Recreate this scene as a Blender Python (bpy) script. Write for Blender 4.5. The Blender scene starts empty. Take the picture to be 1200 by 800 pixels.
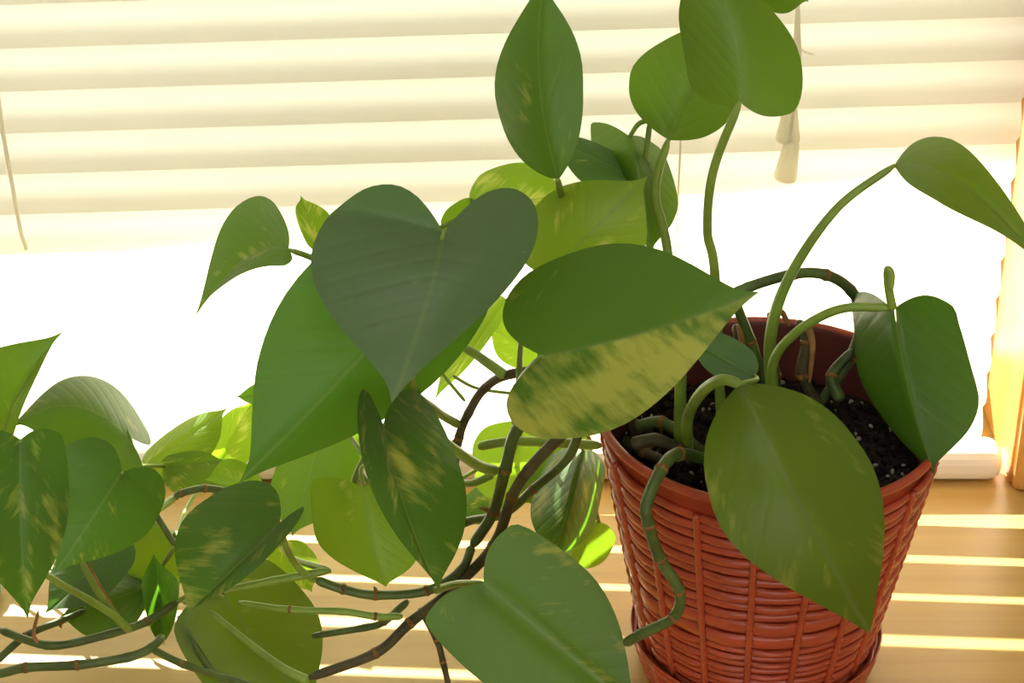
import bpy, bmesh, math, random
from mathutils import Vector, Matrix
random.seed(7)
scene = bpy.context.scene
COL = scene.collection
R_ = math.radians

# ------------------------------------------------------------------ camera
F = 2600.0; PITCH = R_(31.0); CAM = Vector((0.0, -1.139, 0.78))
cd = bpy.data.cameras.new('camera'); cam = bpy.data.objects.new('camera', cd); COL.objects.link(cam)
cam.location = CAM; cam.rotation_euler = (math.pi/2 - PITCH, 0, 0)
cd.sensor_width = 36.0; cd.lens = F*36.0/1200.0; cd.clip_start = 0.02
scene.camera = cam

# ------------------------------------------------------------------ world, sun, exposure
w = bpy.data.worlds.new('sky'); scene.world = w; w.use_nodes = True
bg = w.node_tree.nodes['Background']
bg.inputs[0].default_value = (1.0, 0.985, 0.95, 1); bg.inputs[1].default_value = 2.0
SUN_EL, SUN_AZ = R_(28.0), R_(28.0)
SUN = Vector((math.cos(SUN_EL)*math.sin(SUN_AZ), -math.cos(SUN_EL)*math.cos(SUN_AZ), -math.sin(SUN_EL)))
sd = bpy.data.lights.new('sun', 'SUN'); sd.energy = 36.0; sd.angle = R_(0.53); sd.color = (1.0, 0.95, 0.85)
so = bpy.data.objects.new('sun', sd); COL.objects.link(so)
so.rotation_euler = SUN.to_track_quat('-Z', 'Y').to_euler(); so.location = (-2, 3, 3)
vs = scene.view_settings
vs.view_transform = 'Standard'; vs.look = 'None'; vs.gamma = 1.0; vs.exposure = 0.0; vs.use_curve_mapping = False
cy = scene.cycles
cy.use_denoising = True; cy.max_bounces = 10; cy.diffuse_bounces = 6; cy.transmission_bounces = 8; cy.transparent_max_bounces = 12
cy.sample_clamp_indirect = 6.0; cy.caustics_reflective = False; cy.caustics_refractive = False

# ------------------------------------------------------------------ helpers
def at(px, py, n, zmin=0.004):
    """point on the sight line of a pixel, n centimetres in front of the blind; kept above the sill"""
    u = (px-600.0)/F; v = (400.0-py)/F
    d = Vector((u, math.cos(PITCH)+v*math.sin(PITCH), -math.sin(PITCH)+v*math.cos(PITCH)))
    p = CAM + d*((-n/100.0-CAM.y)/d.y)
    if p.z < zmin: p = CAM + d*((zmin-CAM.z)/d.z)
    return p

def link(name, me, mat=None, parent=None, smooth=True):
    o = bpy.data.objects.new(name, me); COL.objects.link(o)
    if mat and not me.materials: me.materials.append(mat)
    if parent: o.parent = parent
    if smooth:
        for p in me.polygons: p.use_smooth = True
    return o

def mesh(name, vs_, fs): 
    me = bpy.data.meshes.new(name); me.from_pydata([tuple(v) for v in vs_], [], fs); me.update(); return me

def bm_obj(name, bm, mat, parent=None, smooth=False):
    bmesh.ops.recalc_face_normals(bm, faces=bm.faces)
    me = bpy.data.meshes.new(name); bm.to_mesh(me); bm.free()
    return link(name, me, mat, parent, smooth)

def box(bm, x0, x1, y0, y1, z0, z1, bev=0.0):
    r = bmesh.ops.create_cube(bm, size=1.0)
    for v in r['verts']:
        v.co = Vector(((x0+x1)/2+v.co.x*(x1-x0), (y0+y1)/2+v.co.y*(y1-y0), (z0+z1)/2+v.co.z*(z1-z0)))
    if bev:
        es = list({e for v in r['verts'] for e in v.link_edges})
        bmesh.ops.bevel(bm, geom=es, offset=bev, segments=3, profile=0.5, affect='EDGES')

def boxobj(name, dims, mat, parent=None, bev=0.0):
    bm = bmesh.new(); box(bm, *dims, bev=bev); return bm_obj(name, bm, mat, parent, False)

def empty(name, loc, label, cat, group=None):
    o = bpy.data.objects.new(name, None); COL.objects.link(o); o.location = loc
    o.empty_display_size = 0.05
    o['label'] = label; o['category'] = cat
    if group: o['group'] = group
    return o

def crom(pts, n):
    """Catmull-Rom through pts, n samples per span"""
    P = [pts[0]*2-pts[1]] + list(pts) + [pts[-1]*2-pts[-2]]
    out = []
    for i in range(1, len(P)-2):
        for k in range(n):
            t = k/n; a, b, c, d = P[i-1], P[i], P[i+1], P[i+2]
            out.append(0.5*((2*b)+(c-a)*t+(2*a-5*b+4*c-d)*t*t+(3*b-a-3*c+d)*t**3))
    out.append(pts[-1].copy()); return out

def tube_data(path, radii, seg=10, vs_=None, fs=None):
    vs_ = [] if vs_ is None else vs_; fs = [] if fs is None else fs
    base = len(vs_); n = len(path); prev = None
    for i, p in enumerate(path):
        t = (path[min(i+1, n-1)]-path[max(i-1, 0)])
        t = t.normalized() if t.length > 1e-9 else Vector((0, 0, 1))
        if prev is None: a = t.orthogonal().normalized()
        else: a = (prev - t*prev.dot(t)); a = a.normalized() if a.length > 1e-6 else t.orthogonal().normalized()
        prev = a; b = t.cross(a)
        for k in range(seg):
            an = 2*math.pi*k/seg
            vs_.append(p+(a*math.cos(an)+b*math.sin(an))*radii[i])
    for i in range(n-1):
        for k in range(seg):
            k2 = (k+1) % seg
            fs.append((base+i*seg+k, base+i*seg+k2, base+(i+1)*seg+k2, base+(i+1)*seg+k))
    fs.append(tuple(base+k for k in reversed(range(seg)))); fs.append(tuple(base+(n-1)*seg+k for k in range(seg)))
    return vs_, fs

# ------------------------------------------------------------------ materials
def mat(name):
    m = bpy.data.materials.new(name); m.use_nodes = True
    nt = m.node_tree; nt.nodes.clear()
    out = nt.nodes.new('ShaderNodeOutputMaterial'); return m, nt, out
def N(nt, t, **kw):
    n = nt.nodes.new(t)
    for k, v in kw.items():
        if k.startswith('i_'):
            key = k[2:]; n.inputs[int(key) if key.isdigit() else key].default_value = v
        else: setattr(n, k, v)
    return n
def math_(nt, op, a, b=None, c=None):
    n = nt.nodes.new('ShaderNodeMath'); n.operation = op
    for i, x in enumerate((a, b, c)):
        if x is None: continue
        if isinstance(x, (int, float)): n.inputs[i].default_value = x
        else: nt.links.new(x, n.inputs[i])
    return n.outputs[0]
def mixc(nt, f, a, b):
    n = nt.nodes.new('ShaderNodeMix'); n.data_type = 'RGBA'
    for idx, x in ((0, f), (6, a), (7, b)):
        if isinstance(x, (int, float)): n.inputs[idx].default_value = x
        elif isinstance(x, tuple): n.inputs[idx].default_value = (*x, 1) if len(x) == 3 else x
        else: nt.links.new(x, n.inputs[idx])
    return n.outputs[2]
def ramp(nt, fac, stops):
    n = nt.nodes.new('ShaderNodeValToRGB'); cr = n.color_ramp
    while len(cr.elements) < len(stops): cr.elements.new(0.5)
    for e, (p, c) in zip(cr.elements, stops):
        e.position = p; e.color = (*c, 1) if len(c) == 3 else c
    nt.links.new(fac, n.inputs[0]); return n.outputs[0]

def simple(name, col, rough=0.5, spec=0.5, noise=0.0, scale=40.0, bump=0.0, coat=0.0):
    m, nt, out = mat(name)
    b = N(nt, 'ShaderNodeBsdfPrincipled'); b.inputs['Roughness'].default_value = rough
    b.inputs['Specular IOR Level'].default_value = spec; b.inputs['Coat Weight'].default_value = coat
    tc = N(nt, 'ShaderNodeTexCoord'); nz = N(nt, 'ShaderNodeTexNoise'); nz.inputs['Scale'].default_value = scale
    nz.inputs['Detail'].default_value = 4
    nt.links.new(tc.outputs['Object'], nz.inputs['Vector'])
    lo = tuple(c*(1-noise) for c in col); hi = tuple(min(1, c*(1+noise)) for c in col)
    c = ramp(nt, nz.outputs[0], [(0.3, lo), (0.7, hi)])
    nt.links.new(c, b.inputs['Base Color'])
    if bump:
        bp = N(nt, 'ShaderNodeBump'); bp.inputs['Strength'].default_value = bump; bp.inputs['Distance'].default_value = 0.001
        nt.links.new(nz.outputs[0], bp.inputs['Height']); nt.links.new(bp.outputs[0], b.inputs['Normal'])
    nt.links.new(b.outputs[0], out.inputs[0]); return m

def wood(name, dark, light, rough=0.4, axis=0, scale=1.0):
    m, nt, out = mat(name)
    tc = N(nt, 'ShaderNodeTexCoord'); mp = N(nt, 'ShaderNodeMapping')
    s = [60*scale]*3; s[axis] = 2.2*scale; mp.inputs['Scale'].default_value = s
    nt.links.new(tc.outputs['Object'], mp.inputs['Vector'])
    n1 = N(nt, 'ShaderNodeTexNoise'); n1.inputs['Scale'].default_value = 1.0; n1.inputs['Detail'].default_value = 6; n1.inputs['Distortion'].default_value = 0.6
    nt.links.new(mp.outputs[0], n1.inputs['Vector'])
    mp2 = N(nt, 'ShaderNodeMapping'); s2 = [9*scale]*3; s2[axis] = 0.8*scale; mp2.inputs['Scale'].default_value = s2
    nt.links.new(tc.outputs['Object'], mp2.inputs['Vector'])
    n2 = N(nt, 'ShaderNodeTexNoise'); n2.inputs['Scale'].default_value = 1.0; n2.inputs['Detail'].default_value = 3
    nt.links.new(mp2.outputs[0], n2.inputs['Vector'])
    f = math_(nt, 'ADD', math_(nt, 'MULTIPLY', n1.outputs[0], 0.6), math_(nt, 'MULTIPLY', n2.outputs[0], 0.4))
    c = ramp(nt, f, [(0.3, dark), (0.72, light)])
    b = N(nt, 'ShaderNodeBsdfPrincipled'); b.inputs['Roughness'].default_value = rough
    nt.links.new(c, b.inputs['Base Color'])
    bp = N(nt, 'ShaderNodeBump'); bp.inputs['Strength'].default_value = 0.12; bp.inputs['Distance'].default_value = 0.0008
    nt.links.new(n1.outputs[0], bp.inputs['Height']); nt.links.new(bp.outputs[0], b.inputs['Normal'])
    nt.links.new(b.outputs[0], out.inputs[0]); return m

def slat_material():
    m, nt, out = mat('slat_cream_plastic')
    d = N(nt, 'ShaderNodeBsdfPrincipled'); d.inputs['Base Color'].default_value = (0.84, 0.82, 0.70, 1); d.inputs['Roughness'].default_value = 0.45
    t = N(nt, 'ShaderNodeBsdfTranslucent'); t.inputs[0].default_value = (0.95, 0.92, 0.78, 1)
    mx = N(nt, 'ShaderNodeMixShader'); mx.inputs[0].default_value = 0.55
    nt.links.new(d.outputs[0], mx.inputs[1]); nt.links.new(t.outputs[0], mx.inputs[2]); nt.links.new(mx.outputs[0], out.inputs[0])
    return m

def glass_material():
    m, nt, out = mat('window_glass')
    t = N(nt, 'ShaderNodeBsdfTransparent'); t.inputs[0].default_value = (0.96, 0.98, 0.97, 1)
    g = N(nt, 'ShaderNodeBsdfGlossy'); g.inputs['Roughness'].default_value = 0.02
    fr = N(nt, 'ShaderNodeFresnel'); fr.inputs[0].default_value = 1.45
    mx = N(nt, 'ShaderNodeMixShader')
    nt.links.new(fr.outputs[0], mx.inputs[0]); nt.links.new(t.outputs[0], mx.inputs[1]); nt.links.new(g.outputs[0], mx.inputs[2])
    nt.links.new(mx.outputs[0], out.inputs[0]); return m

def leaf_material():
    """object colour: R = amount of yellow variegation, G = 0 grey-green with sheen painted in .. 1 yellow-green, B = pattern seed"""
    m, nt, out = mat('pothos_leaf'); L = nt.links.new
    uv = N(nt, 'ShaderNodeUVMap'); uv.uv_map = 'leaf'
    sp = N(nt, 'ShaderNodeSeparateXYZ'); L(uv.outputs[0], sp.inputs[0])
    a, bb = sp.outputs[0], sp.outputs[1]           # a along the midrib, bb signed distance across
    oi = N(nt, 'ShaderNodeObjectInfo'); sc_ = N(nt, 'ShaderNodeSeparateColor'); L(oi.outputs['Color'], sc_.inputs[0])
    var, hue, seed = sc_.outputs[0], sc_.outputs[1], sc_.outputs[2]
    ab = math_(nt, 'ABSOLUTE', bb)
    lat = math_(nt, 'SUBTRACT', a, math_(nt, 'MULTIPLY', ab, 0.38))      # constant along a side vein
    # variegation streaks
    cv = N(nt, 'ShaderNodeCombineXYZ')
    L(math_(nt, 'MULTIPLY', lat, 17.0), cv.inputs[0]); L(math_(nt, 'MULTIPLY', bb, 2.6), cv.inputs[1]); L(math_(nt, 'MULTIPLY', seed, 40.0), cv.inputs[2])
    nz = N(nt, 'ShaderNodeTexNoise'); nz.inputs['Scale'].default_value = 1.0; nz.inputs['Detail'].default_value = 5; nz.inputs['Roughness'].default_value = 0.6
    L(cv.outputs[0], nz.inputs['Vector'])
    cv2 = N(nt, 'ShaderNodeCombineXYZ')
    L(math_(nt, 'MULTIPLY', a, 2.2), cv2.inputs[0]); L(math_(nt, 'MULTIPLY', bb, 2.0), cv2.inputs[1]); L(math_(nt, 'MULTIPLY', seed, 91.0), cv2.inputs[2])
    nb = N(nt, 'ShaderNodeTexNoise'); nb.inputs['Scale'].default_value = 1.0; nb.inputs['Detail'].default_value = 2
    L(cv2.outputs[0], nb.inputs['Vector'])
    s = math_(nt, 'ADD', math_(nt, 'MULTIPLY', nz.outputs[0], 0.55), math_(nt, 'MULTIPLY', nb.outputs[0], 0.75))
    s = math_(nt, 'ADD', s, math_(nt, 'MULTIPLY', var, 0.42))
    sg = math_(nt, 'MULTIPLY', math_(nt, 'SIGN', bb), math_(nt, 'SUBTRACT', oi.outputs['Alpha'], 0.5))
    s = math_(nt, 'ADD', s, math_(nt, 'MULTIPLY', sg, 0.35))
    mr = N(nt, 'ShaderNodeMapRange'); mr.inputs[1].default_value = 0.84; mr.inputs[2].default_value = 1.06
    L(s, mr.inputs[0]); vf = math_(nt, 'MULTIPLY', mr.outputs[0], 0.7)
    # fine mottling
    nf = N(nt, 'ShaderNodeTexNoise'); nf.inputs['Scale'].default_value = 9.0; nf.inputs['Detail'].default_value = 4
    L(uv.outputs[0], nf.inputs['Vector'])
    # midrib and side veins
    rib = N(nt, 'ShaderNodeMapRange'); rib.inputs[1].default_value = 0.012; rib.inputs[2].default_value = 0.03; rib.inputs[3].default_value = 1; rib.inputs[4].default_value = 0
    L(ab, rib.inputs[0])
    vein = math_(nt, 'POWER', math_(nt, 'ABSOLUTE', math_(nt, 'SINE', math_(nt, 'MULTIPLY', lat, 26.0))), 8.0)
    refl = ramp(nt, hue, [(0.0, (0.120, 0.160, 0.100)), (0.30, (0.042, 0.095, 0.016)), (1.0, (0.085, 0.140, 0.004))])  # the grey at the low end is leaf sheen put into the colour
    refl = mixc(nt, math_(nt, 'MULTIPLY', nf.outputs[0], 0.35), refl, (0.045, 0.10, 0.014))
    refl = mixc(nt, vf, refl, (0.33, 0.34, 0.06))
    refl = mixc(nt, math_(nt, 'MULTIPLY', rib.outputs[0], 0.5), refl, (0.20, 0.28, 0.08))
    tra = ramp(nt, hue, [(0.0, (0.080, 0.22, 0.012)), (0.35, (0.095, 0.26, 0.010)), (1.0, (0.30, 0.50, 0.018))])
    tra = mixc(nt, vf, tra, (0.72, 0.74, 0.16))
    tra = mixc(nt, math_(nt, 'MULTIPLY', rib.outputs[0], 0.5), tra, (0.07, 0.16, 0.02))
    p = N(nt, 'ShaderNodeBsdfPrincipled'); p.inputs['Roughness'].default_value = 0.40; p.inputs['Specular IOR Level'].default_value = 0.5
    L(refl, p.inputs['Base Color'])
    t = N(nt, 'ShaderNodeBsdfTranslucent'); L(tra, t.inputs[0])
    h = math_(nt, 'ADD', math_(nt, 'MULTIPLY', vein, -0.5), math_(nt, 'MULTIPLY', nz.outputs[0], 0.5))
    bp = N(nt, 'ShaderNodeBump'); bp.inputs['Strength'].default_value = 0.2; bp.inputs['Distance'].default_value = 0.0012
    L(h, bp.inputs['Height']); L(bp.outputs[0], p.inputs['Normal'])
    mx = N(nt, 'ShaderNodeMixShader'); mx.inputs[0].default_value = 0.42
    L(p.outputs[0], mx.inputs[1]); L(t.outputs[0], mx.inputs[2]); L(mx.outputs[0], out.inputs[0])
    return m

M_WALL = simple('wall_paint', (0.72, 0.68, 0.60), 0.8, 0.3, 0.03, 30, 0.1)
M_CEIL = simple('ceiling_paint', (0.78, 0.77, 0.73), 0.9, 0.2, 0.02)
M_FLOOR = wood('floor_wood', (0.20, 0.11, 0.05), (0.34, 0.20, 0.09), 0.5, 0, 0.5)
M_SILL = wood('sill_oak', (0.44, 0.275, 0.070), (0.64, 0.44, 0.135), 0.42, 0)
M_FRAME = wood('frame_pine', (0.46, 0.22, 0.05), (0.62, 0.33, 0.09), 0.4, 2)
M_SLAT = slat_material()
M_RAIL = simple('rail_white', (0.82, 0.80, 0.72), 0.4, 0.5, 0.02)
M_CORD = slat_material(); M_CORD.name = 'cord_cream'
M_TASSEL = slat_material(); M_TASSEL.name = 'tassel_cream'
M_GLASS = glass_material()
M_GROUND = simple('pavement_outside', (0.74, 0.73, 0.70), 0.9, 0.2, 0.1, 3)
M_EAVE = simple('eave_paint', (0.62, 0.58, 0.50), 0.8, 0.2, 0.05)
M_LEAF = leaf_material()
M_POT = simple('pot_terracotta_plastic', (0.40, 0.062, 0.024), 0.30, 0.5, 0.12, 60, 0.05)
M_POTIN_SHADE = simple('pot_inside_shaded', (0.11, 0.022, 0.020), 0.5, 0.4, 0.1)  # inner wall: shade under the leaves put into a darker colour
M_SOIL = simple('potting_mix', (0.018, 0.012, 0.010), 0.95, 0.2, 0.6, 300, 0.9)
M_PERL = simple('perlite', (0.30, 0.27, 0.23), 0.9, 0.2, 0.2)
M_STEM = simple('stem_dark_green', (0.075, 0.115, 0.022), 0.42, 0.4, 0.40, 45, 0.25)
M_STEMB = simple('stem_brownish', (0.075, 0.06, 0.025), 0.55, 0.3, 0.5, 70, 0.3)
M_PET = simple('petiole_green', (0.20, 0.30, 0.040), 0.42, 0.4, 0.25, 40)
M_NODE = simple('node_brown', (0.20, 0.105, 0.03), 0.7, 0.2, 0.4, 150, 0.3)
M_DEAD = simple('dry_sheath', (0.30, 0.15, 0.06), 0.8, 0.2, 0.4, 90, 0.3)

# ------------------------------------------------------------------ the setting
def struct(o): o['kind'] = 'structure'; return o
WX0, WX1, WZ1 = -0.80, 0.306, 1.15            # window opening
bm = bmesh.new()
box(bm, -2.0, WX0-0.021, -0.012, 0.16, -0.75, 1.70); box(bm, WX1+0.021, 2.0, -0.012, 0.16, -0.75, 1.70)
box(bm, WX0-0.021, WX1+0.021, -0.012, 0.16, WZ1+0.021, 1.70); box(bm, WX0-0.021, WX1+0.021, -0.012, 0.16, -0.75, -0.036)
struct(bm_obj('wall_back', bm, M_WALL))
struct(boxobj('wall_left', (-2.1, -2.0, -3.2, 0.16, -0.75, 1.70), M_WALL))
struct(boxobj('wall_right', (2.0, 2.1, -3.2, 0.16, -0.75, 1.70), M_WALL))
struct(boxobj('floor', (-2.1, 2.1, -3.2, 0.16, -0.80, -0.75), M_FLOOR))
bm = bmesh.new()      # ceiling, with an unseen skylight opening added to brighten the leaves
box(bm, -2.1, -0.9, -3.2, 0.16, 1.70, 1.78); box(bm, 0.6, 2.1, -3.2, 0.16, 1.70, 1.78)
box(bm, -0.9, 0.6, -3.2, -1.6, 1.70, 1.78); box(bm, -0.9, 0.6, -0.6, 0.16, 1.70, 1.78)
struct(bm_obj('ceiling', bm, M_CEIL))
bm = bmesh.new()      # the wall behind the photographer, with a wide opening added for fill light
box(bm, -2.1, -0.9, -3.3, -3.2, -0.75, 1.70); box(bm, 0.9, 2.1, -3.3, -3.2, -0.75, 1.70); box(bm, -0.9, 0.9, -3.3, -3.2, 1.45, 1.70)
struct(bm_obj('wall_front', bm, M_WALL))
struct(boxobj('window_sill', (-1.05, 0.95, -0.46, 0.10, -0.035, 0.0), M_SILL, bev=0.004))
# window: jambs, casing, sash, glass
win = boxobj('window_1', (WX1, WX1+0.02, -0.012, 0.155, 0.0005, WZ1), M_FRAME, bev=0.002); struct(win)
boxobj('jamb', (WX0-0.02, WX0, -0.012, 0.155, 0.0005, WZ1), M_FRAME, win, 0.002)
boxobj('head', (WX0, WX1, -0.012, 0.155, WZ1, WZ1+0.02), M_FRAME, win, 0.002)
boxobj('casing', (WX1+0.0005, WX1+0.085, -0.022, -0.0125, 0.0005, WZ1+0.09), M_FRAME, win, 0.005)
boxobj('casing', (WX0-0.085, WX0-0.0005, -0.022, -0.0125, 0.0005, WZ1+0.09), M_FRAME, win, 0.005)
boxobj('sash_rail', (WX0+0.03, WX1-0.011, 0.085, 0.12, 0.0005, 0.035), M_FRAME, win, 0.003)
boxobj('sash_rail', (WX0+0.03, WX1-0.011, 0.085, 0.12, WZ1-0.05, WZ1), M_FRAME, win, 0.003)
boxobj('sash_stile', (WX1-0.010, WX1-0.0005, 0.085, 0.12, 0.0005, WZ1), M_FRAME, win, 0.003)
boxobj('sash_stile', (WX0, WX0+0.032, 0.085, 0.12, 0.0005, WZ1), M_FRAME, win, 0.003)
boxobj('glass_pane', (WX0+0.03, WX1-0.009, 0.100, 0.1035, 0.033, WZ1-0.05), M_GLASS, win)
# outside: ground and the sloping roof edge that shades the upper slats
struct(boxobj('ground', (-14, 14, 0.17, 26, -1.0, -0.9), M_GROUND))
EY = 0.95
def eave_z(x): return 0.762 + 0.109*(x+0.19) + (EY-0.9)*0.602
vs_ = []
for x in (-3.2, 2.6):
    ze = eave_z(x); zw = ze+0.62
    vs_ += [Vector((x, EY, ze)), Vector((x, 0.17, zw)), Vector((x, EY, ze+0.06)), Vector((x, 0.17, zw+0.06))]
fs = [(0, 1, 3, 2), (4, 6, 7, 5), (0, 4, 5, 1), (2, 3, 7, 6), (0, 2, 6, 4), (1, 5, 7, 3)]
struct(link('roof_eave', mesh('roof_eave', vs_, fs), M_EAVE, None, False))

# ------------------------------------------------------------------ the blind
blind = empty('window_blind', (0, 0, 0), 'cream slatted blind hanging in the bright window behind the plant', 'blind')
SLW, TILT = 0.036, R_(62.5)
XL, XR = -0.785, 0.287
def slat_mesh():
    vs_ = []; fs = []; K = 8; XS = 12
    for i in range(XS+1):
        x = XL+(XR-XL)*i/XS
        for k in range(K+1):
            s = (k/K-0.5)*SLW; bow = 0.0024*(1-(2*k/K-1)**2)
            # k=0 outer/top edge, k=K inner/bottom edge; bow bulges towards the room
            inset = 0.0
            if i == XS: inset = 0.004*abs(2*k/K-1)**6
            vs_.append(Vector((x-inset, -s*math.cos(TILT)-bow*math.sin(TILT), -s*math.sin(TILT)+bow*math.cos(TILT))))
    for i in range(XS):
        for k in range(K):
            a = i*(K+1)+k; fs.append((a, a+1, a+K+2, a+K+1))
    return mesh('slat', vs_, fs)
SM = slat_mesh(); SM.materials.append(M_SLAT)
zs = [0.0352, 0.0586, 0.0818, 0.1084]      # the lowest slats bunch up above the rail resting on the sill
while zs[-1] < WZ1-0.10: zs.append(zs[-1]+0.0257)
for i, zz in enumerate(zs):
    o = link('slat', SM, None, blind)
    o.location = (0, 0, zz); o.rotation_euler = (R_(-4) if i < 2 else R_(-2) if i == 2 else 0, -0.034, 0)
boxobj('bottom_rail', (XL, 0.302, -0.013, 0.013, 0.0008, 0.0222), M_RAIL, blind, 0.008)
boxobj('head_rail', (XL, 0.300, -0.02, 0.025, WZ1-0.045, WZ1-0.002), M_RAIL, blind, 0.003)
def cordobj(name, pts, r, m, parent, n=6, seg=8):
    path = crom(pts, n); v, f = tube_data(path, [r]*len(path), seg); return link(name, mesh(name, v, f), m, parent)
for x in (-0.62, 0.095):
    for y in (-0.0075, 0.0095):
        cordobj('ladder_cord', [Vector((x, y, 0.012)), Vector((x, y*1.4, 0.4)), Vector((x, y*1.4, WZ1-0.04))], 0.0006, M_CORD, blind)
# pull cords with their tassels
def tassel(px, py0, py1, n, parent, r0, r1):
    a = at(px[0], py0, n); b = at(px[1], py1, n)
    v = []; f = []; prof = [(0, r0*0.55), (0.03, r0*0.9), (0.10, r0), (0.55, (r0+r1)/2*1.0), (0.93, r1), (0.985, r1*0.93), (1.0, r1*0.7)]
    path = [a.lerp(b, t) for t, _ in prof]; tube_data(path, [r for _, r in prof], 20, v, f)
    return link('tassel', mesh('tassel', v, f), M_TASSEL, parent)
pc = cordobj('pull_cord', [at(938, -60, 3.2), at(934, 20, 3.2), at(930, 70, 3.2), at(925, 118, 3.2)], 0.0011, M_CORD, blind)
tassel((927, 923), 112, 166, 3.2, pc, 0.0035, 0.0067)
pc = cordobj('pull_cord', [at(931, -60, 3.6), at(936, 40, 3.6), at(936, 90, 3.7), at(924, 170, 3.7)], 0.0011, M_CORD, blind)
tassel((928, 920), 166, 210, 3.7, pc, 0.0045, 0.0067)
cordobj('cord_loop', [at(934, 52, 3.3), at(942, 60, 3.5), at(953, 64, 3.6)], 0.0006, M_CORD, blind)
cordobj('tilt_cord', [at(-8, 60, 3), at(2, 145, 3), at(14, 215, 3), at(24, 270, 3), at(31, 292, 3)], 0.0012, M_CORD, blind)

# ------------------------------------------------------------------ saucer and pot
PC = at(882, 778, 18.2, -1); PX, PY = PC.x, PC.y
Z0, HP, RB, RT = 0.0078, 0.1585, 0.0583, 0.0885
def lathe(prof, seg=96, close=True):
    v = []; f = []; n = len(prof)
    for r, zz in prof:
        for k in range(seg):
            an = 2*math.pi*k/seg; v.append(Vector((r*math.cos(an), r*math.sin(an), zz)))
    for i in range(n-1):
        for k in range(seg):
            k2 = (k+1) % seg; f.append((i*seg+k, i*seg+k2, (i+1)*seg+k2, (i+1)*seg+k))
    if close:
        f.append(tuple(range(seg-1, -1, -1))); f.append(tuple((n-1)*seg+k for k in range(seg)))
    return v, f
saucer = empty('pot_saucer', (PX, PY, 0), 'round red-orange wicker-look saucer under the plant pot', 'saucer')
v, f = lathe([(0.050, 0.0006), (0.0590, 0.0006), (0.0625, 0.008), (0.0672, 0.0250), (0.0683, 0.0268), (0.0679, 0.0276), (0.0671, 0.0268), (0.0655, 0.0215), (0.0600, 0.0075)], close=False)
me = mesh('dish', v, f)
bmx = bmesh.new(); bmx.from_mesh(me); bmesh.ops.holes_fill(bmx, edges=[e for e in bmx.edges if e.is_boundary]); bmx.to_mesh(me); bmx.free()
link('dish', me, M_POT, saucer)
for k in range(4):
    v = []; f = []
    rr = 0.0603+0.0016*k; zz = 0.0050+0.0055*k
    path = [Vector(((rr+0.0006*math.sin(24*a))*math.cos(a), (rr+0.0006*math.sin(24*a))*math.sin(a), zz)) for a in [2*math.pi*i/144 for i in range(145)]]
    tube_data(path, [0.0024]*145, 6, v, f); link('strand', mesh('strand', v, f), M_POT, saucer)

pot = empty('plant_pot', (PX, PY, Z0), 'red-orange wicker-look plastic plant pot on its saucer', 'pot')
def pr(z): return RB+(RT-RB)*(z/HP)**0.95
prof = [(RB-0.006, 0.0), (RB-0.003, 0.001)]
for i in range(1, 11): zz = HP*i/10*0.97; prof.append((pr(zz)-0.0022, zz))
prof += [(RT+0.0004, HP*0.975), (RT+0.0006, HP*0.995), (RT-0.0005, HP), (RT-0.0025, HP-0.0005), (RT-0.0032, HP-0.003)]
for i in range(8, 0, -1): zz = HP*i/10; prof.append((pr(zz)-0.0052, zz))
prof.append((RB-0.006, 0.006))
v, f = lathe(prof); pb = mesh('body', v, f); pb.materials.append(M_POT); pb.materials.append(M_POTIN_SHADE)
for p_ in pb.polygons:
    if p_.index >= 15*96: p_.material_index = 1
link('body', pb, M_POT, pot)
NS = 18; A0 = R_(-100)
NSEG = NS*8
def strand_row(zc, half, bulge, phase):
    v = []; f = []; n = NSEG; cross = [(-1.0, -0.0028), (-0.93, -0.0006), (-0.55, 0.0004), (0, 0.0008), (0.55, 0.0004), (0.93, -0.0006), (1.0, -0.0028)]
    for i in range(n):
        a = A0+2*math.pi*i/n; ph = (i/8.0) % 1.0
        b = math.sin(math.pi*ph)
        side = 1 if (int(i//8)+phase) % 2 == 0 else -0.15
        wob = 0.0005*math.sin(i*0.37+phase*1.7+zc*900)
        for h, dr in cross:
            zz = zc+h*half+wob*0.5
            r = pr(zz)+dr+bulge*b*side-0.0006*(1-b)
            v.append(Vector((r*math.cos(a), r*math.sin(a), zz)))
    m_ = len(cross)
    for i in range(n):
        j = (i+1) % n
        for k in range(m_-1): f.append((i*m_+k, j*m_+k, j*m_+k+1, i*m_+k+1))
        f.append((i*m_+m_-1, j*m_+m_-1, j*m_, i*m_))
    return link('weave_strand', mesh('weave_strand', v, f), M_POT, pot)
zc = 0.004; row = 0
hs = [0.0046]*11 + [0.0105, 0.0105] + [0.0062]*13
for h in hs:
    if zc+h > HP*0.925: break
    strand_row(zc+h/2, h*0.47, 0.0011, row); zc += h; row += 1
ZTOP = zc
for k in range(NS):
    a = A0+2*math.pi*k/NS; v = []; f = []; path = []; rad = []
    for i in range(61):
        zz = 0.003+(ZTOP-0.003)*i/60; r = pr(zz)+0.0003
        path.append(Vector((r*math.cos(a), r*math.sin(a), zz))); rad.append(0.0019+0.00035*math.sin(i*2.1))
    tube_data(path, rad, 7, v, f); link('weave_stake', mesh('weave_stake', v, f), M_POT, pot)
v = []; f = []
n = 120; path = [Vector(((RT-0.0002)*math.cos(2*math.pi*i/n), (RT-0.0002)*math.sin(2*math.pi*i/n), HP-0.0012)) for i in range(n+1)]
tube_data(path, [0.0024]*(n+1), 10, v, f); link('rim', mesh('rim', v, f), M_POT, pot)

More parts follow.
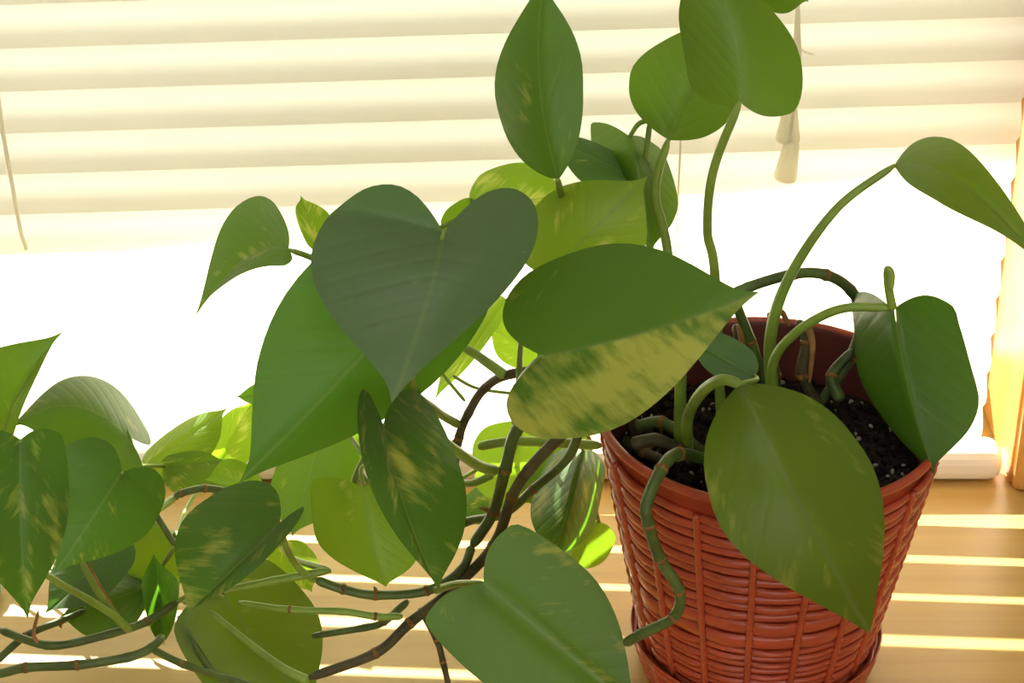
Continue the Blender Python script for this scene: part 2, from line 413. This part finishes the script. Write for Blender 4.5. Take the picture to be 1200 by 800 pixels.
# soil with perlite
ZS = 0.128
bm = bmesh.new(); rs = pr(ZS)-0.0062; G = 46
grid = {}
for i in range(G+1):
    for j in range(G*2):
        r = rs*i/G; a = math.pi*j/G
        hgt = ZS+0.0045*(random.random()-0.5)+0.004*math.sin(r*90+a*2)*(1-i/G)
        grid[i, j] = bm.verts.new((r*math.cos(a), r*math.sin(a), hgt if i else ZS))
for i in range(G):
    for j in range(G*2):
        k = (j+1) % (G*2); bm.faces.new((grid[i, j], grid[i+1, j], grid[i+1, k], grid[i, k]))
soil = bm_obj('potting_soil', bm, M_SOIL, None, False); soil.location = (PX, PY, Z0)
soil['kind'] = 'stuff'; soil['label'] = 'dark crumbly potting soil filling the red pot'; soil['category'] = 'soil'
def crumbs(name, cnt, m, smin, smax):
    bm = bmesh.new()
    for _ in range(cnt):
        a = random.random()*2*math.pi; r = rs*0.95*math.sqrt(random.random()); s = random.uniform(smin, smax)
        mx = Matrix.Translation((r*math.cos(a), r*math.sin(a), ZS+0.0015+random.random()*0.003)) @ Matrix.Rotation(random.random()*6, 4, Vector((random.random(), random.random(), random.random()+.1)).normalized()) @ Matrix.Diagonal((s, s*random.uniform(.6, 1), s*random.uniform(.5, .9), 1))
        bmesh.ops.create_icosphere(bm, subdivisions=1, radius=1.0, matrix=mx)
    o = bm_obj(name, bm, m, soil, False); o['kind'] = 'stuff'; return o
crumbs('soil_crumb', 520, M_SOIL, 0.0012, 0.0038); crumbs('perlite_grain', 130, M_PERL, 0.0009, 0.0019)

# ------------------------------------------------------------------ the pothos plant
plant = empty('pothos_plant', (PX, PY, Z0+ZS), 'trailing green and yellow pothos plant growing from the red pot', 'plant')
INV = Matrix.Translation(-Vector((PX, PY, Z0+ZS)))
OUT = [(0, 0), (-0.055, 0.10), (-0.115, 0.27), (-0.135, 0.46), (-0.10, 0.68), (-0.01, 0.87), (0.13, 0.97), (0.30, 1.0), (0.46, 0.93), (0.62, 0.74), (0.75, 0.48), (0.85, 0.24), (0.92, 0.09), (1.0, 0.0)]
OUT_T = [(0, 0), (0.006, 0.14), (0.035, 0.40), (0.085, 0.66), (0.16, 0.86), (0.24, 0.96), (0.30, 1.0), (0.40, 0.97), (0.52, 0.86), (0.66, 0.65), (0.78, 0.42), (0.88, 0.22), (0.95, 0.09), (1.0, 0.0)]
def outline(lobe, aw, n=34):
    pts = []
    for a, b in (OUT_T if lobe < 0 else OUT):
        if a < 0: a = a*lobe
        elif a <= 0.30: a = a*aw/0.30
        else: a = aw+(a-0.30)*(1-aw)/0.70
        pts.append(Vector((a, b, 0)))
    P = crom(pts, 6); L_ = [0]
    for i in range(1, len(P)): L_.append(L_[-1]+(P[i]-P[i-1]).length)
    res = []
    for i in range(n+1):
        t = (i/n); t = t*L_[-1]; k = 0
        while k < len(L_)-2 and L_[k+1] < t: k += 1
        fr = (t-L_[k])/max(1e-9, L_[k+1]-L_[k]); res.append(P[k].lerp(P[k+1], min(1, fr)))
    return res
NLEAF = 0; BASES = []; PATHS = []; ENDS = []
def leaf(B, T, L, R, M=None, lobe=1.0, aw=0.32, cup=0.06, wave=0.018, var=0.3, hue=0.5, curl=0.0, name='leaf', side_bias=0.5, fold=None):
    """B base, T tip, M point half way along the midrib, L and R the widest points either side"""
    global NLEAF; NLEAF += 1
    b, t, l, r = (at(*q) for q in (B, T, L, R))
    ln = (t-b).length; BASES.append((b, t))
    m = at(*M) if M else (b+t)/2
    c = m*2-(b+t)/2                               # quadratic Bezier control
    def rib(a):
        if a < 0: return b+(c-b)*2*a*0.9
        return b*(1-a)**2+c*2*a*(1-a)+t*a*a
    lv, rv = l-rib(aw), r-rib(aw)
    nrm = (t-b).cross(r-l).normalized()
    if nrm.y > 0: nrm = -nrm                      # towards the room
    prof = outline(lobe, aw); S = 8
    verts = []; faces = []; uvs = []
    ph = random.random()*6
    for side, sv in ((-1, lv), (1, rv)):
        base = len(verts)
        for i, p in enumerate(prof):
            ti = i/(len(prof)-1); af = max(0.0, min(1.0, p.x-0.30*p.y*(1-p.x*0.4))) if p.x > 0 else 0.0
            af = max(af, 0.0)
            for s in range(S+1):
                q = s/S
                a = af+(p.x-af)*q; bb = p.y*q
                w_ = sv.length
                pos = rib(a)+sv*bb
                pos += nrm*(-cup*w_*(bb*bb-0.30*bb)*1.6 + wave*w_*math.sin(a*9+ph+side)*bb*bb)
                pos += nrm*(-curl*ln*max(0, a)**2)
                if a > 0: pos += nrm*(-0.012*ln*math.exp(-(bb*12)**2))
                if fold and side == fold[0]:
                    e = max(0.0, fold[2]-a); pos += nrm*(-fold[1]*ln*(math.sqrt(e*e+0.0016)-0.04))
                if pos.z < 0.0025: pos.z = 0.0025
                verts.append(INV @ pos); uvs.append((a, bb*side))
        for i in range(len(prof)-1):
            for s in range(S):
                k = base+i*(S+1)+s
                fc = (k, k+1, k+S+2, k+S+1)
                faces.append(fc if side > 0 else fc[::-1])
    me = mesh(name, verts, faces)
    ul = me.uv_layers.new(name='leaf')
    for lp in me.loops: ul.data[lp.index].uv = uvs[lp.vertex_index]
    bmx = bmesh.new(); bmx.from_mesh(me)
    bmesh.ops.remove_doubles(bmx, verts=bmx.verts, dist=1e-6); bmesh.ops.dissolve_degenerate(bmx, edges=bmx.edges, dist=1e-7)
    bmesh.ops.recalc_face_normals(bmx, faces=bmx.faces)
    bmx.to_mesh(me); bmx.free()
    o = link(name, me, M_LEAF, plant)
    o.color = (var, hue, (NLEAF*0.37) % 1.0, side_bias)
    return o
def px2(pts): return [at(*p) for p in pts]
def stem(pts, r0, r1=None, m=None, nodes=True, name='stem', nubs=True, nspan=9, bulb=0.12):
    r1 = r0 if r1 is None else r1
    path = crom(px2(pts), nspan); n = len(path); rad = []
    for i in range(n):
        t = i/(n-1); k = abs(((i/nspan)+0.5) % 1.0-0.5)
        rad.append((r0+(r1-r0)*t)*(1+(bulb*math.exp(-(k*9)**2) if nodes else 0)))
    rad[-1] *= 0.45; rad[-2] *= 0.85; rad[0] *= 0.6
    PATHS.extend(path[::3]); ENDS.extend((path[0], path[-1]))
    v, f = tube_data([INV @ p for p in path], rad, 12)
    o = link(name, mesh(name, v, f), m or M_STEM, plant)
    if nodes:
        for j in range(1, len(pts)-1):
            if random.random() < 0.35: continue
            i = j*nspan; p = path[i]; tg = (path[i+1]-path[i-1]).normalized(); rr = rad[i]
            q = [p-tg*rr*0.38, p-tg*rr*0.15, p+tg*rr*0.15, p+tg*rr*0.38]
            v, f = tube_data([INV @ x for x in q], [rr*0.98, rr*1.06, rr*1.06, rr*0.98], 12)
            if nubs and random.random() < 0.5:
                d = (tg.cross(Vector((random.uniform(-1, 1), -0.6, random.uniform(-1, .2))))).normalized()
                qq = [p+d*rr*0.6, p+d*rr*1.7, p+d*rr*2.3+tg*rr*0.3]
                tube_data([INV @ x for x in qq], [rr*0.42, rr*0.34, rr*0.08], 7, v, f)
            link('stem_node', mesh('stem_node', v, f), M_NODE, o)
    return o
def petiole(pts, r0=0.0021, r1=0.0016, m=None): return stem(pts, r0, r1, m or M_PET, False, 'petiole')

# --- leaves in front
leaf((520,272,26.5),(459,472,32),(365,290,27.5),(629,280,26.5),(499,360,29.8),lobe=1.7,cup=.10,var=.02,hue=.0,fold=(-1,-.9,.0))
leaf((637,417,28),(889,342,30),(690,289,26.5),(700,509,30.5),(762,387,29.5),lobe=1.25,cup=.10,var=.5,hue=.45,side_bias=.85)
leaf((868,450,26.5),(1021,743,31),(844,612,31),(1026,540,28),(938,590,31),lobe=-1,aw=.42,cup=.10,var=.22,hue=.85)
leaf((567,683,25),(752,838,27),(562,800,27.5),(686,668,25),lobe=.55,aw=.38,cup=.12,var=.28,hue=.45,side_bias=.75)
leaf((500,335,21),(280,569,26),(350,330,22.5),(524,440,21),(396,450,24.5),lobe=.8,cup=.08,var=.05,hue=.35)
leaf((449,497,26),(517,693,29.5),(434,560,29),(549,556,25.5),(478,602,29),lobe=1.45,cup=.10,var=.36,hue=.35)
leaf((425,571,21),(452,688,23),(367,628,21),(490,636,22),(438,640,22.5),lobe=.45,aw=.46,cup=.08,var=.05,hue=.8)
leaf((328,612,23.5),(217,719,26.5),(218,596,23),(307,658,26),(272,668,26),lobe=1.6,cup=.12,var=.33,hue=.35)
leaf((24,515,25),(32,726,27.5),(-46,590,25),(79,588,25.5),(24,620,27),lobe=.5,aw=.36,cup=.10,var=.42,hue=.35)
leaf((143,553,21.5),(64,673,25),(60,546,22.5),(182,617,22),(108,608,23.5),lobe=1.45,cup=.10,var=.15,hue=.35)
leaf((152,512,15.5),(10,502,18),(118,437,11.5),(95,530,18),(85,474,16),lobe=1.5,cup=.08,var=.22,hue=.5)
leaf((0,520,20),(73,388,18.5),(-48,440,19),(30,466,21.5),(24,455,20.5),lobe=.3,aw=.36,var=.2,hue=.6)
# --- upper leaves
leaf((653,210,20),(636,-24,16.5),(576,115,17),(681,80,19),(631,95,19),lobe=-.9,aw=.44,cup=.07,var=.30,hue=.45)
leaf((783,163,16),(850,15,12),(738,78,13),(862,124,17),(812,95,14.5),lobe=-.7,aw=.42,cup=.08,var=.08,hue=.6)
leaf((867,119,22),(822,-66,17),(797,32,19.5),(939,66,20.5),(860,38,20.5),lobe=.8,aw=.40,cup=.08,var=.05,hue=.65)
leaf((872,-40,12),(948,2,12.5),(900,13,12),(918,-58,12),lobe=.6,var=.1,hue=.6)
leaf((1049,193,17),(1238,330,21),(1118,160,13.5),(1110,238,21),(1135,218,18.5),lobe=-1,aw=.34,cup=.05,var=.08,hue=.6)
leaf((1046,362,20),(1093,557,23.5),(996,436,15),(1141,458,22),(1064,458,22.5),lobe=.75,aw=.46,cup=.07,var=.06,hue=.3,fold=(1,.45,.06))
leaf((338,292,16),(227,371,18),(286,226,12.5),(297,313,19),(288,303,17.5),lobe=.8,cup=.06,var=.30,hue=.5)
leaf((378,300,12),(352,229,11),(349,262,12),(392,262,12),lobe=.2,var=.5,hue=.8)
leaf((640,322,20.5),(759,206,18.5),(634,232,18.5),(738,322,21.5),(694,270,20.5),lobe=.7,aw=.36,cup=.08,var=.30,hue=.95)
leaf((555,246,12),(668,226,11),(603,190,10.5),(612,276,13),lobe=.7,var=.35,hue=.85)
leaf((518,266,12.5),(566,240,11.5),(540,234,12),(548,276,13),lobe=.7,var=.1,hue=.8)
leaf((742,207,15),(648,160,14),(704,168,13.5),(690,216,16),lobe=.5,var=.05,hue=.15)
leaf((738,160,14),(764,298,16.5),(694,188,12.5),(792,226,14.5),(752,222,16.5),lobe=.6,aw=.38,cup=.06,var=.1,hue=.55)
# --- leaves behind the stems
leaf((374,513,14),(342,628,17.5),(317,566,15.5),(414,572,16),lobe=.9,aw=.40,var=.08,hue=.6)
leaf((418,546,12),(402,478,10),(380,515,11),(442,512,11),lobe=.8,var=.05,hue=.8)
leaf((262,700,19),(368,836,24),(240,802,23),(366,703,18),lobe=.8,aw=.42,cup=.06,var=.15,hue=.75)
leaf((142,634,15),(52,718,17.5),(78,636,14.5),(128,692,17.5),lobe=.8,var=.05,hue=.15)
leaf((164,690,15.5),(68,724,17.5),(122,676,14.5),(128,744,18),lobe=.8,var=.1,hue=.4)
leaf((204,632,14),(156,724,16),(146,648,13.5),(210,684,15.5),lobe=.9,var=.1,hue=.7)
leaf((190,752,18),(180,650,17.5),(164,702,18.5),(207,700,18.5),(186,695,16.6),lobe=-.6,aw=.42,cup=.3,var=0,hue=.25)
leaf((684,528,12.5),(650,657,16),(625,588,13.5),(702,606,12.5),(667,592,15.5),lobe=.6,aw=.4,cup=.05,var=.32,hue=.35)
leaf((702,612,10.5),(664,670,12.5),(652,636,11),(712,652,11.5),lobe=.6,var=.1,hue=.85)
leaf((562,548,9),(672,548,9),(606,494,8),(612,590,10),lobe=.9,var=.1,hue=.9)
leaf((692,516,9),(606,588,11),(636,528,9),(656,580,10),lobe=.6,var=.1,hue=.85)
leaf((592,350,9),(507,470,10),(538,395,8.5),(570,402,9.5),lobe=.4,var=.3,hue=.9)
leaf((632,414,8),(572,384,8),(594,428,8),(612,372,8),lobe=.6,var=.15,hue=.95)
leaf((172,545,7),(266,477,6),(204,500,5.5),(236,540,8),lobe=.6,var=.25,hue=.85)
leaf((248,550,6),(297,468,5),(252,500,5.5),(304,520,6.5),lobe=.6,var=.3,hue=.9)
leaf((192,546,8.5),(262,538,9.5),(222,528,8.5),(226,578,10.5),lobe=.7,var=.3,hue=.6)
leaf((330,456,12),(276,465,12),(310,446,12),(308,474,12.5),lobe=.5,var=.1,hue=.5)
leaf((330,640,15),(366,694,16.5),(322,672,15.5),(370,652,15.5),lobe=.8,var=.4,hue=.9)
leaf((306,582,12),(240,562,12.5),(276,538,11.5),(270,598,13),lobe=.8,var=.2,hue=.7)
leaf((582,574,8),(536,612,9.5),(550,576,8),(580,608,9.5),lobe=.6,var=.4,hue=.4)
leaf((884,440,23.5),(808,398,22),(858,394,22),(838,440,23.5),lobe=.6,var=.1,hue=.2)

# --- unseen leaves added past the left of the view to block sun stripes
leaf((-40,590,6),(-130,660,8),(-120,590,6),(-70,680,9),var=.1,hue=.5)
leaf((-60,560,5),(10,640,7),(-50,630,7),(20,570,4),var=.1,hue=.6)
leaf((-150,640,12),(-60,730,15),(-140,720,14),(-50,660,11),var=.1,hue=.5)
leaf((-20,650,10),(-90,740,14),(-90,670,10),(-20,730,14),var=.1,hue=.5)
# --- stems: the main vines over the rim and along the sill
stem([(748,512,18.5),(728,474,18.6),(694,472,18.9),(655,512,19.2),(620,550,19),(600,582,19),(578,640,19.5),(530,690,20.5),(480,730,22),(440,765,23),(362,794,24)],.0033,.0026,M_STEMB)
stem([(745,505,17.5),(718,468,18),(680,466,18.4),(640,483,18.4),(606,503,18),(592,550,18),(578,600,18),(553,640,19)],.0034,.0030,M_STEM)
stem([(553,640,19),(540,668,20),(500,692,21),(440,697,21),(402,690,21),(370,679,21)],.0024,.0026,M_STEM)
stem([(738,500,16.8),(712,460,17.2),(688,474,17.5),(668,532,17.3),(625,573,17),(590,602,17),(545,612,16),(490,640,16)],.0028,.0022,M_STEM)
stem([(690,425,21),(600,438,19),(568,455,18),(549,484,18),(538,512,18),(530,565,17)],.0024,.0022,M_STEMB)
stem([(0,738,20),(60,756,21),(130,742,20),(172,728,19),(208,705,18)],.0023,.0023,M_STEM)
stem([(-160,760,19),(-90,790,21),(-10,790,22),(30,782,22),(90,779,22),(150,770,21.5),(178,758,21),(190,745,20)],.0027,.0024,M_STEM)
stem([(-5,775,20),(30,745,19),(70,728,18),(100,715,17)],.0022,.0018,M_STEM)
stem([(178,760,21),(215,778,22),(270,796,24),(330,815,25)],.0020,.0020,M_STEM)
stem([(215,706,21),(262,692,21.5),(320,680,21.5),(388,668,21)],.0016,.0022,M_PET,nubs=True)
stem([(280,706,21),(340,714,22),(400,716,22),(440,722,22),(472,722,22)],.0017,.0020,M_PET,nubs=False)
stem([(366,745,21),(428,735,21),(450,728,21),(478,704,21)],.0018,.0022,M_STEM)
stem([(492,712,21),(512,750,22),(519,775,22.5),(528,812,23)],.0018,.0016,M_STEMB)
stem([(205,583,15),(212,578,15),(240,572,14.5),(272,577,14)],.0019,.0022,M_STEM)
stem([(150,548,15.5),(180,598,15),(206,640,15.5)],.0016,.0018,M_STEM,nubs=False)
petiole([(205,583,15),(175,600,17.5),(152,578,20),(143,553,21.5)])
petiole([(210,722,19.5),(240,775,22),(262,800,24)],.0020,.0018,M_STEM)
petiole([(362,798,24),(330,782,23.5),(290,752,22.5),(246,716,21.5)],.0028,.0015)
petiole([(152,737,19.6),(145,732,20),(128,712,20),(110,685,20),(96,658,20)],.0026,.0017)
stem([(136,722,19.3),(118,690,19.3),(98,655,19.5)],.0018,.0012,M_DEAD,nodes=False,name='dry_sheath')
petiole([(146,734,19.8),(135,722,20.2),(100,700,21),(62,678,22.5),(35,650,24),(24,515,25)],.0022,.0016)
petiole([(55,760,20.5),(40,745,21),(45,715,20)],.0014,.0008,M_DEAD)
petiole([(370,680,21),(350,665,21.5),(335,640,22.5),(328,612,23.5)],.0020,.0016)
petiole([(508,692,20.8),(535,684,23),(567,683,25)],.0022,.0016)
petiole([(385,668,21),(345,655,18),(330,640,15)],.0020,.0012)
# petioles of the mid leaves
petiole([(582,552,18),(555,542,19),(500,502,20.5),(452,465,21),(425,448,21),(480,360,20.5),(500,335,21)],.0030,.0018)
petiole([(538,498,18),(510,480,20),(482,446,22),(500,350,24.5),(520,272,27)],.0024,.0016)
petiole([(592,440,19),(570,424,18),(545,408,17),(470,372,16.5),(380,310,16),(338,292,16)],.0028,.0014)
petiole([(606,496,18.3),(602,475,20.5),(612,445,25),(637,417,28)],.0028,.0020)
petiole([(545,470,12),(520,440,11),(498,410,10)],.0010,.0009)
petiole([(530,440,11),(560,455,11),(610,462,11)],.0010,.0009)
petiole([(560,523,14),(600,517,14),(660,519,15),(705,522,16)],.0026,.0026,M_PET)
petiole([(578,556,17),(545,566,18),(480,548,22),(449,497,26)],.0022,.0014)
petiole([(412,580,20),(418,555,19),(428,535,18)],.0022,.0016)
petiole([(450,560,19),(438,550,19),(424,548,20),(425,571,21)],.0014,.0012)
petiole([(158,560,14),(154,535,15),(152,512,15.5)],.0018,.0016)
petiole([(0,560,20),(2,540,20),(0,520,20)],.0018,.0016)
# stalks from the pot
petiole([(783,165,15.2),(818,100,12.3),(850,40,12),(872,-40,12)],.0016,.0013)
petiole([(725,430,18),(690,330,17),(666,258,17.2),(656,222,19),(653,210,20)],.0022,.0016)
petiole([(846,520,20),(838,325,20.5),(829,270,21),(836,200,21.5),(867,119,22)],.0026,.0020)
petiole([(800,500,18),(783,300,17),(768,225,16.5),(783,163,16)],.0028,.0020)
petiole([(762,300,15.5),(756,230,15),(757,185,14.5),(762,140,14)],.0018,.0014)
petiole([(745,300,16),(752,270,16),(742,207,15)],.0013,.0011)
petiole([(906,470,17.5),(903,395,17.5),(925,325,17.5),(980,245,17.5),(1049,193,17)],.0036,.0018)
petiole([(906,480,18.5),(906,425,18.5),(935,388,19),(985,362,19.5),(1046,360,20)],.0026,.0022)
petiole([(1046,362,20),(1041,335,20.2),(1040,316,20.3),(1045,322,20.6),(1044,340,20.7)],.0024,.0014)
stem([(905,470,16),(880,400,15.5),(862,350,15.5),(876,337,15.5),(930,321,14.8),(968,322,14.5),(997,340,14),(1010,372,13.5),(996,420,14),(960,475,15)],.0026,.0030,M_STEM)
petiole([(797,530,21),(797,480,21),(798,425,22)],.0034,.0028)
petiole([(806,530,21.5),(806,490,22.5),(822,460,24.5),(845,445,26),(868,450,26.5)],.0030,.0026)
stem([(835,540,22),(795,532,24.5),(775,550,26.2),(758,590,27.5),(760,615,27.6),(774,655,27.3),(796,692,27.3),(790,722,27),(752,742,26.6),(732,754,26.4)],.0032,.0026,M_STEM)
# knobbly old stems inside the pot
for q in ([(740,520,22),(768,515,22),(795,525,22),(830,540,22)], [(745,500,19),(775,495,19.5),(805,515,20),(835,540,20)],
          [(730,515,18),(755,530,19),(790,545,20)], [(872,475,15),(872,440,15),(868,405,14.5),(862,380,14)],
          [(960,478,16),(940,440,15.5),(945,400,15),(935,375,14.5)], [(905,480,16),(908,440,16),(900,400,15.5)],
          [(985,470,16),(975,440,15),(1000,410,14.5)], [(862,500,20),(850,480,20),(845,520,20.5)]):
    stem(q, .0034, .0026, M_STEM if q[0][0] % 2 else M_STEMB)
for q in ([(868,378,15.4),(870,400,15.5),(876,432,15.6),(872,440,15.7)], [(946,380,15.2),(952,405,15.4),(948,450,15.8)], [(900,372,15.2),(915,365,15),(925,382,15)]):
    stem(q, .0024, .0010, M_DEAD, nodes=False, name='dry_sheath')

# short leaf stalks for the leaves whose stalk is hidden among the others
for b, t in BASES:
    if min((b-e).length for e in ENDS) < 0.006: continue
    back = (b-t).normalized()
    tgt = min((p for p in PATHS if (p-b).length > 0.012), key=lambda p: (p-b).length - 0.02*(p-b).normalized().dot(back))
    d = (tgt-b).length
    mid = b.lerp(tgt, 0.45) + back*d*0.12 + Vector((0, 0, 0.06*d))
    if mid.z < 0.004: mid.z = 0.004
    path = crom([tgt, mid, b], 8); rad = [0.0015-0.0004*i/16 for i in range(len(path))]; rad[0] *= 0.6
    v, f = tube_data([INV @ p for p in path], rad, 9)
    link('petiole', mesh('petiole', v, f), M_PET, plant)
